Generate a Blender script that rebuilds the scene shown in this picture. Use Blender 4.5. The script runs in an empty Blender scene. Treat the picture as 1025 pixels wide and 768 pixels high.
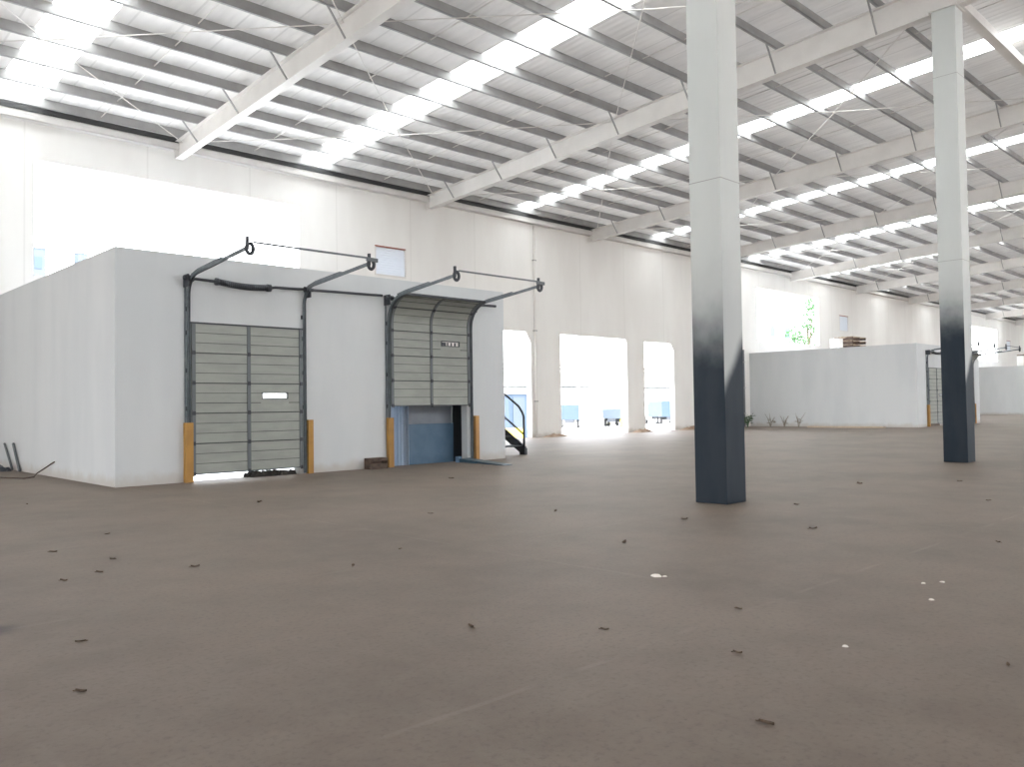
import bpy, bmesh, math, random
from mathutils import Vector, Matrix
random.seed(7)
S = bpy.context.scene
COL = S.collection

# ------------------------------------------------------------------ measures (metres)
XA, XB, YF, YW, HB = 5.76, 16.43, 17.22, 27.54, 4.71      # first enclosure, rear wall
P = 42.46                                                  # the hall repeats every four bays
R0, BAY = 11.154, 10.629                                   # first rafter, bay
YE = 27.19
YARD = -1.1
X0, X1, Y0 = -12.0, 118.0, -14.0
def z_flange(y): return 9.898 + 0.0587 * (YE - y)          # underside of the rafters
def z_purlin(y): return 10.60 + 0.066 * (25.55 - y)        # underside of the purlins
PD = 0.30
def z_roof(y): return z_purlin(y) + PD

# ------------------------------------------------------------------ materials
def mat(name, col, rough=0.6, metal=0.0, spec=0.5):
    m = bpy.data.materials.new(name); m.use_nodes = True
    b = m.node_tree.nodes['Principled BSDF']
    b.inputs['Base Color'].default_value = (*col, 1)
    b.inputs['Roughness'].default_value = rough
    b.inputs['Metallic'].default_value = metal
    b.inputs['Specular IOR Level'].default_value = spec
    return m
class N:
    def __init__(s, m): s.m = m; s.t = m.node_tree; s.b = s.t.nodes['Principled BSDF']
    def new(s, typ, **kw):
        n = s.t.nodes.new(typ)
        for k, v in kw.items(): setattr(n, k, v)
        return n
    def link(s, a, b): s.t.links.new(a, b)
    def pos(s): return s.new('ShaderNodeNewGeometry').outputs['Position']
    def xyz(s, v):
        n = s.new('ShaderNodeSeparateXYZ'); s.link(v, n.inputs[0]); return n.outputs
    def math(s, op, a, b=None, c=None, clamp=False):
        n = s.new('ShaderNodeMath', operation=op); n.use_clamp = clamp
        for i, v in enumerate((a, b, c)):
            if v is None: continue
            if isinstance(v, (int, float)): n.inputs[i].default_value = v
            else: s.link(v, n.inputs[i])
        return n.outputs[0]
    def noise(s, vec, scale, detail=4, rough=0.55):
        n = s.new('ShaderNodeTexNoise'); n.inputs['Scale'].default_value = scale
        n.inputs['Detail'].default_value = detail; n.inputs['Roughness'].default_value = rough
        if vec is not None: s.link(vec, n.inputs['Vector'])
        return n.outputs['Fac']
    def mapv(s, vec, scale):
        n = s.new('ShaderNodeMapping'); n.inputs['Scale'].default_value = scale; s.link(vec, n.inputs[0]); return n.outputs[0]
    def mix(s, fac, a, b):
        n = s.new('ShaderNodeMix', data_type='RGBA')
        if isinstance(fac, (int, float)): n.inputs[0].default_value = fac
        else: s.link(fac, n.inputs[0])
        for i, v in ((6, a), (7, b)):
            if isinstance(v, tuple): n.inputs[i].default_value = (*v, 1)
            else: s.link(v, n.inputs[i])
        return n.outputs[2]
    def ramp(s, fac, lo, hi):
        n = s.new('ShaderNodeMapRange'); n.inputs['From Min'].default_value = lo; n.inputs['From Max'].default_value = hi
        n.clamp = True; n.interpolation_type = 'SMOOTHSTEP'; s.link(fac, n.inputs[0]); return n.outputs[0]
    def bump(s, h, strength, dist=0.01):
        n = s.new('ShaderNodeBump'); n.inputs['Strength'].default_value = strength; n.inputs['Distance'].default_value = dist
        s.link(h, n.inputs['Height']); s.link(n.outputs[0], s.b.inputs['Normal'])
    def color(s, c): s.link(c, s.b.inputs['Base Color'])
def mottled(name, c1, c2, scale, rough=0.6, bump=0.0, metal=0.0, stretch=None, spec=0.5):
    m = mat(name, c1, rough, metal, spec); n = N(m)
    v = n.pos()
    if stretch: v = n.mapv(v, stretch)
    f = n.noise(v, scale)
    n.color(n.mix(n.ramp(f, 0.35, 0.65), c1, c2))
    if bump: n.bump(n.noise(v, scale * 12), bump)
    return m

M = {}
# dusty concrete floor with trowelled patches, pale saw-cut joints and a soft dark mark
def floor_mat():
    m = mat('dusty_floor', (0.3, 0.26, 0.22), 0.62, spec=0.32); n = N(m)
    p = n.pos(); x, y, z = n.xyz(p)
    a = n.noise(p, 0.45, 8, 0.68); b = n.noise(p, 2.2, 6, 0.65); c = n.noise(p, 26, 4, 0.7)
    col = n.mix(n.ramp(a, 0.3, 0.7), (0.125, 0.096, 0.075), (0.178, 0.137, 0.108))
    col = n.mix(n.math('MULTIPLY', n.ramp(b, 0.35, 0.75), 0.5), col, (0.180, 0.148, 0.118))
    col = n.mix(n.math('MULTIPLY', n.ramp(c, 0.48, 0.72), 0.55), col, (0.085, 0.067, 0.054))
    # pale dusty joints
    def joint(v, off, per, w):
        t = n.math('WRAP', n.math('SUBTRACT', v, off), per / 2, -per / 2)
        t = n.math('ABSOLUTE', t)
        return n.math('SUBTRACT', 1.0, n.ramp(t, w * 0.3, w))
    wob = n.math('MULTIPLY', n.math('SUBTRACT', n.noise(p, 0.6, 2), 0.5), 0.12)
    j = n.math('MAXIMUM', joint(n.math('ADD', x, wob), 1.07, 4.77, 0.03), joint(n.math('ADD', y, wob), 3.14, 3.45, 0.03))
    j = n.math('MULTIPLY', j, n.ramp(n.noise(p, 1.3, 3), 0.42, 0.62))
    col = n.mix(n.math('MULTIPLY', j, 0.16), col, (0.30, 0.26, 0.225))
    # scattered pale scuffs and spilt plaster
    sc = n.ramp(n.noise(n.mapv(p, (1.0, 3.2, 1.0)), 1.9, 5, 0.7), 0.69, 0.76)
    col = n.mix(n.math('MULTIPLY', sc, 0.55), col, (0.32, 0.28, 0.245))
    # single dark mark with a soft, uneven edge
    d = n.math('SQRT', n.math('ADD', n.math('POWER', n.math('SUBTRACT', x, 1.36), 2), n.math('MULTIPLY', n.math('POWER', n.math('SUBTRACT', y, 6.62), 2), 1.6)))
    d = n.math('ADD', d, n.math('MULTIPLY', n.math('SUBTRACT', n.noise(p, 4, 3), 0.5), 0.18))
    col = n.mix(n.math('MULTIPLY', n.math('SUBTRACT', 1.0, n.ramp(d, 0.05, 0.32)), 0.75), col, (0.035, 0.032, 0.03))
    n.color(col)
    n.bump(n.noise(p, 40, 5, 0.7), 0.25, 0.006)
    return m
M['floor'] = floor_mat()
def wall_mat(name, c, c2, joints=False):
    m = mat(name, c, 0.75, spec=0.25); n = N(m); p = n.pos(); x, y, z = n.xyz(p)
    f = n.noise(n.mapv(p, (1, 1, 0.25)), 0.9, 5)
    col = n.mix(n.ramp(f, 0.35, 0.7), c, c2)
    # dust splashed along the foot of the wall
    g = n.math('ADD', z, n.math('MULTIPLY', n.noise(p, 3, 4), -0.35))
    col = n.mix(n.math('MULTIPLY', n.math('SUBTRACT', 1.0, n.ramp(g, -0.15, 0.12)), 0.5), col, (0.42, 0.36, 0.3))
    if joints:
        t = n.math('ABSOLUTE', n.math('WRAP', n.math('SUBTRACT', x, 24.55), 1.79, -1.79))
        j = n.math('SUBTRACT', 1.0, n.ramp(t, 0.012, 0.035))
        col = n.mix(n.math('MULTIPLY', j, 0.2), col, (0.45, 0.43, 0.4))
    n.color(col); n.bump(n.noise(p, 18, 5), 0.12, 0.01)
    return m
M['wall'] = wall_mat('painted_panel_wall', (0.8, 0.785, 0.76), (0.76, 0.74, 0.715), True)
M['block'] = wall_mat('painted_block', (0.61, 0.625, 0.635), (0.565, 0.585, 0.60))
def roof_mat():
    m = mat('roof_lining', (0.78, 0.76, 0.74), 0.55); n = N(m); p = n.pos(); x, y, z = n.xyz(p)
    f = n.noise(n.mapv(p, (1.6, 0.5, 1)), 1.1, 5)
    col = n.mix(n.ramp(f, 0.35, 0.7), (0.8, 0.775, 0.75), (0.7, 0.675, 0.655))
    t = n.math('ABSOLUTE', n.math('WRAP', x, 0.53, -0.53))
    col = n.mix(n.math('MULTIPLY', n.math('SUBTRACT', 1.0, n.ramp(t, 0.012, 0.04)), 0.35), col, (0.42, 0.4, 0.38))
    n.color(col)
    w = n.math('SINE', n.math('MULTIPLY', x, 24.0))
    n.bump(n.math('ADD', n.math('MULTIPLY', w, 0.35), n.noise(n.mapv(p, (1, 0.4, 1)), 2.5, 4)), 0.35, 0.05)
    # slight translucency added so daylight from above brightens the lining
    tr = n.new('ShaderNodeBsdfTranslucent'); tr.inputs[0].default_value = (0.95, 0.93, 0.9, 1)
    mx = n.new('ShaderNodeMixShader'); mx.inputs[0].default_value = 0.015
    out = n.t.nodes['Material Output']; n.link(n.b.outputs[0], mx.inputs[1]); n.link(tr.outputs[0], mx.inputs[2]); n.link(mx.outputs[0], out.inputs[0])
    return m
M['roof'] = roof_mat()
def skylight_mat():
    m = bpy.data.materials.new('skylight_sheet'); m.use_nodes = True; t = m.node_tree; t.nodes.clear()
    o = t.nodes.new('ShaderNodeOutputMaterial'); a = t.nodes.new('ShaderNodeBsdfTranslucent'); a.inputs[0].default_value = (0.92, 0.92, 0.9, 1)
    b = t.nodes.new('ShaderNodeBsdfDiffuse'); b.inputs[0].default_value = (0.85, 0.85, 0.83, 1)
    x = t.nodes.new('ShaderNodeMixShader'); x.inputs[0].default_value = 0.12
    t.links.new(a.outputs[0], x.inputs[1]); t.links.new(b.outputs[0], x.inputs[2]); t.links.new(x.outputs[0], o.inputs[0])
    return m
M['skylight'] = skylight_mat()
def milky(name, c, tr, f):
    m = bpy.data.materials.new(name); m.use_nodes = True; t = m.node_tree; t.nodes.clear()
    o = t.nodes.new('ShaderNodeOutputMaterial'); a = t.nodes.new('ShaderNodeBsdfTranslucent'); a.inputs[0].default_value = (*tr, 1)
    b = t.nodes.new('ShaderNodeBsdfDiffuse'); b.inputs[0].default_value = (*c, 1)
    x = t.nodes.new('ShaderNodeMixShader'); x.inputs[0].default_value = f
    t.links.new(b.outputs[0], x.inputs[1]); t.links.new(a.outputs[0], x.inputs[2]); t.links.new(x.outputs[0], o.inputs[0])
    return m
M['louvre'] = milky('milky_louvre', (0.75, 0.77, 0.8), (0.72, 0.8, 0.9), 0.09)
M['strip'] = milky('milky_strip', (0.42, 0.48, 0.56), (0.7, 0.8, 0.92), 0.34)
M['white_steel'] = mottled('white_painted_steel', (0.76, 0.735, 0.71), (0.7, 0.675, 0.65), 1.2, 0.45)
M['purlin'] = mottled('galvanised_purlin', (0.37, 0.365, 0.36), (0.31, 0.305, 0.30), 1.5, 0.5)
M['rod'] = mat('painted_rod', (0.7, 0.67, 0.64), 0.45)
M['rod_grey'] = mat('grey_coping', (0.02, 0.02, 0.022), 0.9)
M['gutter'] = mat('gutter_steel', (0.07, 0.07, 0.07), 0.6)
M['galv'] = mottled('galvanised_track', (0.17, 0.195, 0.215), (0.13, 0.15, 0.17), 6, 0.45)
M['dark_steel'] = mat('dark_steel', (0.05, 0.055, 0.065), 0.5, 0.3)
M['shutter'] = mottled('shutter_sheet', (0.32, 0.335, 0.305), (0.285, 0.30, 0.275), 2.0, 0.45, stretch=(1, 1, 3))
M['stile'] = mat('shutter_stile', (0.13, 0.145, 0.155), 0.5)
M['rib'] = mat('shutter_rib', (0.06, 0.064, 0.064), 0.6)
M['yellow'] = mottled('yellow_guard_paint', (0.41, 0.215, 0.042), (0.34, 0.175, 0.038), 3.0, 0.5)
M['orange'] = mottled('worn_orange_guard_paint', (0.5, 0.27, 0.09), (0.42, 0.22, 0.08), 3.0, 0.55)
M['blue_curtain'] = mottled('blue_curtain', (0.13, 0.215, 0.32), (0.10, 0.18, 0.275), 2.5, 0.5)
M['grey_curtain'] = mottled('grey_curtain', (0.36, 0.385, 0.43), (0.31, 0.34, 0.39), 2.5, 0.6)
M['plate'] = mottled('blue_steel_plate', (0.022, 0.06, 0.095), (0.04, 0.08, 0.11), 4, 0.45, metal=0.3)
M['brown'] = mottled('brown_wood', (0.07, 0.045, 0.035), (0.11, 0.075, 0.055), 9, 0.8)
M['dark_rubble'] = mottled('dark_broken_rubble', (0.025, 0.022, 0.02), (0.045, 0.038, 0.033), 9, 0.9)
M['leaf'] = mottled('dry_leaf', (0.075, 0.05, 0.035), (0.12, 0.08, 0.05), 30, 0.8)
M['chip'] = mat('plaster_chip', (0.72, 0.68, 0.62), 0.8)
M['dirt'] = mottled('brown_dirt', (0.2, 0.13, 0.085), (0.27, 0.19, 0.13), 5, 0.9, 0.4)
M['weed'] = mottled('weed_green', (0.05, 0.12, 0.06), (0.09, 0.14, 0.07), 12, 0.7)
M['stalk'] = mat('dry_stalk', (0.22, 0.19, 0.15), 0.8)
M['timber'] = mottled('pale_timber', (0.5, 0.4, 0.3), (0.42, 0.33, 0.25), 3, 0.75, stretch=(0.3, 4, 4))
M['rust'] = mat('rusty_red_frame', (0.33, 0.12, 0.09), 0.7)
M['carton'] = mat('white_carton', (0.8, 0.78, 0.75), 0.7)
M['yard'] = mottled('sunlit_concrete_yard', (0.62, 0.6, 0.56), (0.55, 0.53, 0.5), 0.4, 0.8)
M['far_white'] = mottled('white_render', (0.8, 0.8, 0.79), (0.75, 0.75, 0.75), 0.3, 0.8)
M['far_blue'] = mat('blue_paint', (0.032, 0.054, 0.09), 0.5)
M['pale_blue'] = mat('pale_blue_paint', (0.052, 0.068, 0.088), 0.5)
M['glass_dark'] = mat('dark_glass', (0.06, 0.1, 0.16), 0.15)
M['tyre'] = mat('tyre_rubber', (0.03, 0.03, 0.032), 0.8)
M['green'] = mottled('tree_leaves', (0.03, 0.1, 0.03), (0.05, 0.14, 0.04), 2, 0.6)
M['bark'] = mat('tree_bark', (0.12, 0.09, 0.06), 0.9)
M['bright_yellow'] = mat('yellow_plastic', (0.8, 0.62, 0.06), 0.5)
# white steel columns dipped in dark blue-grey paint: soft sprayed edge, lower on the front face
def column_mat(name, za, zb, x_left, width):
    m = mat(name, (0.5, 0.5, 0.5), 0.55, spec=0.22); n = N(m)
    g = n.new('ShaderNodeNewGeometry'); p = g.outputs['Position']; x, y, z = n.xyz(p)
    nx, ny, nz = n.xyz(g.outputs['True Normal'])
    f = n.noise(n.mapv(p, (1, 1, 0.3)), 2.5, 4)
    white = n.mix(f, (0.60, 0.615, 0.60), (0.54, 0.56, 0.55))
    nd = n.noise(n.mapv(p, (1, 1, 0.25)), 3.5, 4)
    dark = n.mix(n.ramp(nd, 0.35, 0.7), (0.015, 0.025, 0.038), (0.024, 0.034, 0.047))
    wob = n.math('MULTIPLY', n.math('SUBTRACT', n.noise(p, 3.0, 3), 0.5), 0.5)
    za_ = n.math('ADD', z, wob)
    a = n.math('SUBTRACT', 1.0, n.ramp(za_, za - 0.65, za + 0.65))
    slant = n.math('MULTIPLY', n.math('DIVIDE', n.math('SUBTRACT', x, x_left), width), 0.75)
    zz = n.math('SUBTRACT', n.math('ADD', z, n.math('MULTIPLY', wob, 0.3)), slant)
    b = n.math('SUBTRACT', 1.0, n.ramp(zz, zb - 0.2, zb + 0.2))
    front = n.math('LESS_THAN', ny, -0.5)
    fac = n.math('ADD', n.math('MULTIPLY', front, b), n.math('MULTIPLY', n.math('SUBTRACT', 1.0, front), a), clamp=True)
    # the grey mist of overspray above the edge
    mist = n.math('MULTIPLY', n.math('SUBTRACT', 1.0, n.ramp(za_, za, za + 1.5)), 0.3)
    c = n.mix(mist, white, (0.22, 0.24, 0.26))
    n.color(n.mix(fac, c, dark))
    # dust on the foot
    return m

# ------------------------------------------------------------------ mesh helpers
class MB:
    def __init__(s): s.v = []; s.f = []
    def quad(s, *pts):
        b = len(s.v); s.v += [tuple(p) for p in pts]; s.f.append(tuple(range(b, b + len(pts)))); return s
    def box(s, x0, x1, y0, y1, z0, z1):
        b = len(s.v)
        s.v += [(x0,y0,z0),(x1,y0,z0),(x1,y1,z0),(x0,y1,z0),(x0,y0,z1),(x1,y0,z1),(x1,y1,z1),(x0,y1,z1)]
        for f in ((3,2,1,0),(4,5,6,7),(0,1,5,4),(1,2,6,5),(2,3,7,6),(3,0,4,7)): s.f.append(tuple(b + i for i in f))
        return s
    def hexa(s, p):     # eight corners, bottom ring then top ring
        b = len(s.v); s.v += [tuple(q) for q in p]
        for f in ((3,2,1,0),(4,5,6,7),(0,1,5,4),(1,2,6,5),(2,3,7,6),(3,0,4,7)): s.f.append(tuple(b + i for i in f))
        return s
    def bar(s, a, c, w, h=None, up=(0,0,1)):   # rectangular bar between two points
        a = Vector(a); c = Vector(c); h = h or w
        d = (c - a).normalized(); u = Vector(up)
        if abs(d.dot(u)) > 0.98: u = Vector((0,1,0))
        r = d.cross(u).normalized(); u = r.cross(d)
        q = []
        for o in (a, c):
            q += [o - r*w/2 - u*h/2, o + r*w/2 - u*h/2, o + r*w/2 + u*h/2, o - r*w/2 + u*h/2]
        b = len(s.v); s.v += [tuple(k) for k in q]
        for f in ((3,2,1,0),(4,5,6,7),(0,1,5,4),(1,2,6,5),(2,3,7,6),(3,0,4,7)): s.f.append(tuple(b + i for i in f))
        return s
    def tube(s, pts, r, n=8, closed=False, radii=None):
        pts = [Vector(p) for p in pts]; m = len(pts); rings = []
        prev = None
        for i, p in enumerate(pts):
            if closed: d = pts[(i+1) % m] - pts[i-1]
            else: d = pts[min(i+1, m-1)] - pts[max(i-1, 0)]
            d.normalize()
            u = prev if prev is not None else (Vector((0,0,1)) if abs(d.z) < 0.9 else Vector((1,0,0)))
            a = (u - d*u.dot(d)).normalized(); c = d.cross(a); prev = a
            rr = radii[i] if radii else r
            b = len(s.v)
            for k in range(n):
                t = 2*math.pi*k/n; s.v.append(tuple(p + a*rr*math.cos(t) + c*rr*math.sin(t)))
            rings.append(b)
        for i in range(m if closed else m-1):
            b0, b1 = rings[i], rings[(i+1) % m]
            for k in range(n): s.f.append((b0+k, b0+(k+1)%n, b1+(k+1)%n, b1+k))
        if not closed:
            s.f.append(tuple(rings[0]+k for k in reversed(range(n)))); s.f.append(tuple(rings[-1]+k for k in range(n)))
        return s
    def build(s, name, m, parent=None, bevel=0, smooth=False, loc=None):
        me = bpy.data.meshes.new(name)
        vs = s.v
        if loc is not None: vs = [(a-loc[0], b-loc[1], c-loc[2]) for a, b, c in vs]
        me.from_pydata(vs, [], s.f); me.materials.append(m)
        bm = bmesh.new(); bm.from_mesh(me); bmesh.ops.recalc_face_normals(bm, faces=bm.faces); bm.to_mesh(me); bm.free()
        if smooth:
            for p in me.polygons: p.use_smooth = True
        o = bpy.data.objects.new(name, me); COL.objects.link(o)
        if loc is not None: o.location = loc
        if parent: o.parent = parent
        if bevel:
            b = o.modifiers.new('edge', 'BEVEL'); b.width = bevel; b.segments = 2; b.limit_method = 'ANGLE'
        return o
def tag(o, label=None, cat=None, group=None, kind=None):
    if label: o['label'] = label
    if cat: o['category'] = cat
    if group: o['group'] = group
    if kind: o['kind'] = kind
    return o
def thing(name, label, cat, loc=(0,0,0), rz=0, group=None, kind='thing'):
    o = bpy.data.objects.new(name, None); COL.objects.link(o); o.location = loc; o.rotation_euler = (0,0,rz); o.empty_display_size = 0.2
    return tag(o, label, cat, group, kind)
def struct(name, mb, m): return tag(mb.build(name, m), kind='structure')
def copy_tree(o, parent=None, level=0):
    c = o.copy(); COL.objects.link(c)
    if parent: c.parent = parent
    for ch in list(o.children): copy_tree(ch, c, level+1)
    return c

# ------------------------------------------------------------------ the setting
pits = [(XA + i*P + 0.25, XB + i*P - 0.25) for i in range(3)]
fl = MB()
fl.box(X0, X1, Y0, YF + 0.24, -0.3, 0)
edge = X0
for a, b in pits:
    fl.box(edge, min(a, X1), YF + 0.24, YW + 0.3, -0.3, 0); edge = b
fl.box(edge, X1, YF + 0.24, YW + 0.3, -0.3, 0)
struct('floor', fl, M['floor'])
yd = MB(); yd.quad((-120, -120, YARD), (330, -120, YARD), (330, 330, YARD), (-120, 330, YARD))
struct('ground', yd, M['yard'])

# rear wall with its windows, vents and vehicle openings
holes = []
def hole(x0, x1, z0, z1): holes.append((x0, x1, z0, z1))
for i in range(3):
    o = i * P
    if i < 3: hole(6.9 + o, 15.76 + o, 5.62, 9.1)
    hole(19.16 + o, 20.7 + o, 6.88, 8.09)
    hole(XA + 0.5 + o, XB - 0.5 + o, YARD, 4.3)
    if i < 2:
        hole(24.9 + o, 28.05 + o, 0, 5.04); hole(30.15 + o, 35.45 + o, 0, 5.04); hole(37.0 + o, 39.8 + o, 0, 4.98)
hole(-9, -6, 0, 5.04)
wl = MB()
zs = sorted({YARD, 10.69, 0} | {h[2] for h in holes} | {h[3] for h in holes})
xs = sorted({X0, X1} | {h[0] for h in holes} | {h[1] for h in holes}); xs = [x for x in xs if x <= X1]
T = 0.3
for xa, xb in zip(xs, xs[1:]):
    solid = []
    for za, zb in zip(zs, zs[1:]):
        cx, cz = (xa+xb)/2, (za+zb)/2
        if any(h[0] < cx < h[1] and h[2] < cz < h[3] for h in holes): continue
        if solid and abs(solid[-1][1] - za) < 1e-6: solid[-1][1] = zb
        else: solid.append([za, zb])
    for za, zb in solid: wl.box(xa, xb, YW, YW+T, za, zb)
for i in range(2):      # chamfered upper corners of the tall openings
    o = i * P
    for xr, zt, c in ((28.05+o, 5.04, 0.5), (35.45+o, 5.04, 0.22), (39.8+o, 4.98, 0.42)):
        a = [(xr, YW+0.02, zt), (xr-c*0.6, YW+0.02, zt), (xr, YW+0.02, zt-c)]
        b = [(p[0], YW+T-0.02, p[2]) for p in a]
        k = len(wl.v); wl.v += a + b; wl.f += [(k,k+1,k+2),(k+5,k+4,k+3),(k,k+3,k+4,k+1),(k+1,k+4,k+5,k+2),(k+2,k+5,k+3,k)]
struct('wall_back', wl, M['wall'])
zf = z_roof(Y0)
fw = MB(); e = X0
for i in range(-1, 11):     # unseen clerestory and door openings, added to light the hall from this side
    x = R0 + i*BAY
    if x < X0 or x > X1 - 8: continue
    fw.box(e, x+1.6, Y0-0.3, Y0, 0, zf); e = x + 9.0
    fw.box(x+1.6, x+4.2, Y0-0.3, Y0, 0, 6.2).box(x+5.8, e, Y0-0.3, Y0, 0, 6.2).box(x+4.2, x+5.8, Y0-0.3, Y0, 4.0, 6.2); fw.box(x+1.6, e, Y0-0.3, Y0, 9.6, zf)
fw.box(e, X1, Y0-0.3, Y0, 0, zf)
struct('wall_front', fw, M['wall'])
def gable(x0, x1):
    b = MB(); b.hexa([(x0,Y0,0),(x1,Y0,0),(x1,YW+T,0),(x0,YW+T,0),(x0,Y0,z_roof(Y0)),(x1,Y0,z_roof(Y0)),(x1,YW+T,z_roof(YW)),(x0,YW+T,z_roof(YW))]); return b
lw = MB()
def wpan(y0, y1, z0, z1=None):
    za, zb = (z_roof(y0), z_roof(y1)) if z1 is None else (z1, z1)
    lw.hexa([(X0-0.3,y0,z0),(X0,y0,z0),(X0,y1,z0),(X0-0.3,y1,z0),(X0-0.3,y0,za),(X0,y0,za),(X0,y1,zb),(X0-0.3,y1,zb)])
ye = Y0
for y, w in ((4.0, 6.0), (14.0, 7.0)):  # unseen openings added to bring in more daylight from the left
    wpan(ye, y, 0); wpan(y, y+w, 5.2); ye = y + w
wpan(ye, YW+T, 0)
struct('wall_left', lw, M['wall'])
struct('wall_right', gable(X1, X1+0.3), M['wall'])

# roof lining in sheets between the skylight strips
strip_c = [6.36, 16.2, 27.25, 37.7, 48.1, 58.35, 69.0, 79.6, 90.2, 100.9, 111.5]
SW = 0.64
SKY_END = 4.5
rf = MB()
def roof_slab(mb, x0, x1, ya, yb, t=0.05):
    if t == 0: mb.quad((x0,ya,z_roof(ya)),(x0,yb,z_roof(yb)),(x1,yb,z_roof(yb)),(x1,ya,z_roof(ya))); return
    mb.hexa([(x0,ya,z_roof(ya)),(x1,ya,z_roof(ya)),(x1,yb,z_roof(yb)),(x0,yb,z_roof(yb)),
             (x0,ya,z_roof(ya)+t),(x1,ya,z_roof(ya)+t),(x1,yb,z_roof(yb)+t),(x0,yb,z_roof(yb)+t)])
e = X0
for c in strip_c:
    SW = 0.64 if c < 20 else 0.5 if c < 45 else 0.66
    roof_slab(rf, e, c - SW, Y0, YW + T, 0); roof_slab(rf, c - SW, c + SW, Y0, SKY_END, 0); e = c + SW
roof_slab(rf, e, X1, Y0, YW + T, 0)
struct('ceiling', rf, M['roof'])
ORD = ['first','second','third','fourth','fifth','sixth','seventh','eighth','ninth','tenth','eleventh','twelfth','thirteenth','fourteenth','fifteenth','sixteenth','seventeenth','eighteenth','nineteenth']
for i, c in enumerate(strip_c):
    SW = 0.64 if c < 20 else 0.5 if c < 45 else 0.66
    where = 'in the roof bay before the first big rafter' if i == 0 else 'in the roof bay just past the %s rafter' % ORD[i-1]
    t = thing('skylight', 'glowing white translucent skylight strip ' + where, 'skylight', (c, 14, z_roof(14)), group='skylight strips in the roof')
    for s0, s1 in ((-SW, -0.012 + 0.06), (0.012 + 0.06, SW)):
        b = MB(); roof_slab(b, c + s0, c + s1, SKY_END, YW + T - 0.02, 0.012)
        o = b.build('sheet', M['skylight'], t, loc=(c, 14, z_roof(14))); o.location = (0,0,0)
    b = MB(); roof_slab(b, c + 0.045, c + 0.075, SKY_END, YW + T - 0.02, 0.03); b.v = [(q[0], q[1], q[2]-0.012) for q in b.v]
    o = b.build('lap_strip', M['purlin'], t, loc=(c, 14, z_roof(14))); o.location = (0,0,0)

# ------------------------------------------------------------------ roof steel
def purlin_mb(y):
    z = z_purlin(y); b = MB()
    b.box(X0, X1, y-0.004, y+0.004, z, z+PD-0.005)
    b.box(X0, X1, y-0.075, y, z, z+0.006); b.box(X0, X1, y-0.075, y-0.069, z, z+0.02)
    b.box(X0, X1, y, y+0.07, z+PD-0.012, z+PD-0.006)
    return b
YP = [26.95 - 1.42*k for k in range(18)]
for k, y in enumerate(YP):
    o = purlin_mb(y).build('roof_purlin', M['purlin'], loc=(R0, y, z_purlin(y)))
    tag(o, 'grey steel roof purlin along the hall, %s one in from the rear wall' % ORD[k], 'purlin', 'roof purlins', 'thing')
def rafter(i):
    X = R0 + i*BAY
    base = (X, YW-0.25, z_flange(YW-0.25))
    t = thing('roof_rafter', ('white tapered steel roof rafter ending above the big upper window behind the near enclosure' if i == 0 else
              'white tapered steel roof rafter, %s one counting from the doors end' % ORD[i]), 'rafter', base, group='white roof rafters')
    ya, yb = YW - 0.25, Y0 + 0.05
    def add(name, mb, m, par):
        o = mb.build(name, m, par, loc=base); o.location = (0,0,0); return o
    zz = lambda f, y: f(y)
    w = MB(); w.hexa([(X-0.006,yb,z_flange(yb)),(X+0.006,yb,z_flange(yb)),(X+0.006,ya,z_flange(ya)),(X-0.006,ya,z_flange(ya)),
                      (X-0.006,yb,z_purlin(yb)-0.02),(X+0.006,yb,z_purlin(yb)-0.02),(X+0.006,ya,z_purlin(ya)-0.02),(X-0.006,ya,z_purlin(ya)-0.02)])
    add('web', w, M['white_steel'], t)
    for nm, f, d in (('bottom_flange', z_flange, 0.0), ('top_flange', z_purlin, -0.022)):
        h = 0.13
        b = MB(); b.hexa([(X-h,yb,f(yb)+d),(X+h,yb,f(yb)+d),(X+h,ya,f(ya)+d),(X-h,ya,f(ya)+d),
                          (X-h,yb,f(yb)+d+0.02),(X+h,yb,f(yb)+d+0.02),(X+h,ya,f(ya)+d+0.02),(X-h,ya,f(ya)+d+0.02)])
        add(nm, b, M['white_steel'], t)
    add('end_plate', MB().box(X-0.15, X+0.15, ya, ya+0.02, z_flange(ya)-0.05, z_purlin(ya)-0.02), M['white_steel'], t)
    for k in (1, 3, 5, 7, 9, 11, 13):
        y = YP[k]
        for sx in (-1, 1):
            b = MB(); b.bar((X+sx*0.11, y+0.02, z_flange(y)+0.03), (X+sx*0.62, y+0.02, z_purlin(y)+0.05), 0.04, 0.04)
            add('fly_brace', b, M['purlin'], t)
    return t
NR = 10
for i in range(-1, NR): rafter(i) if i >= 0 else None
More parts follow.
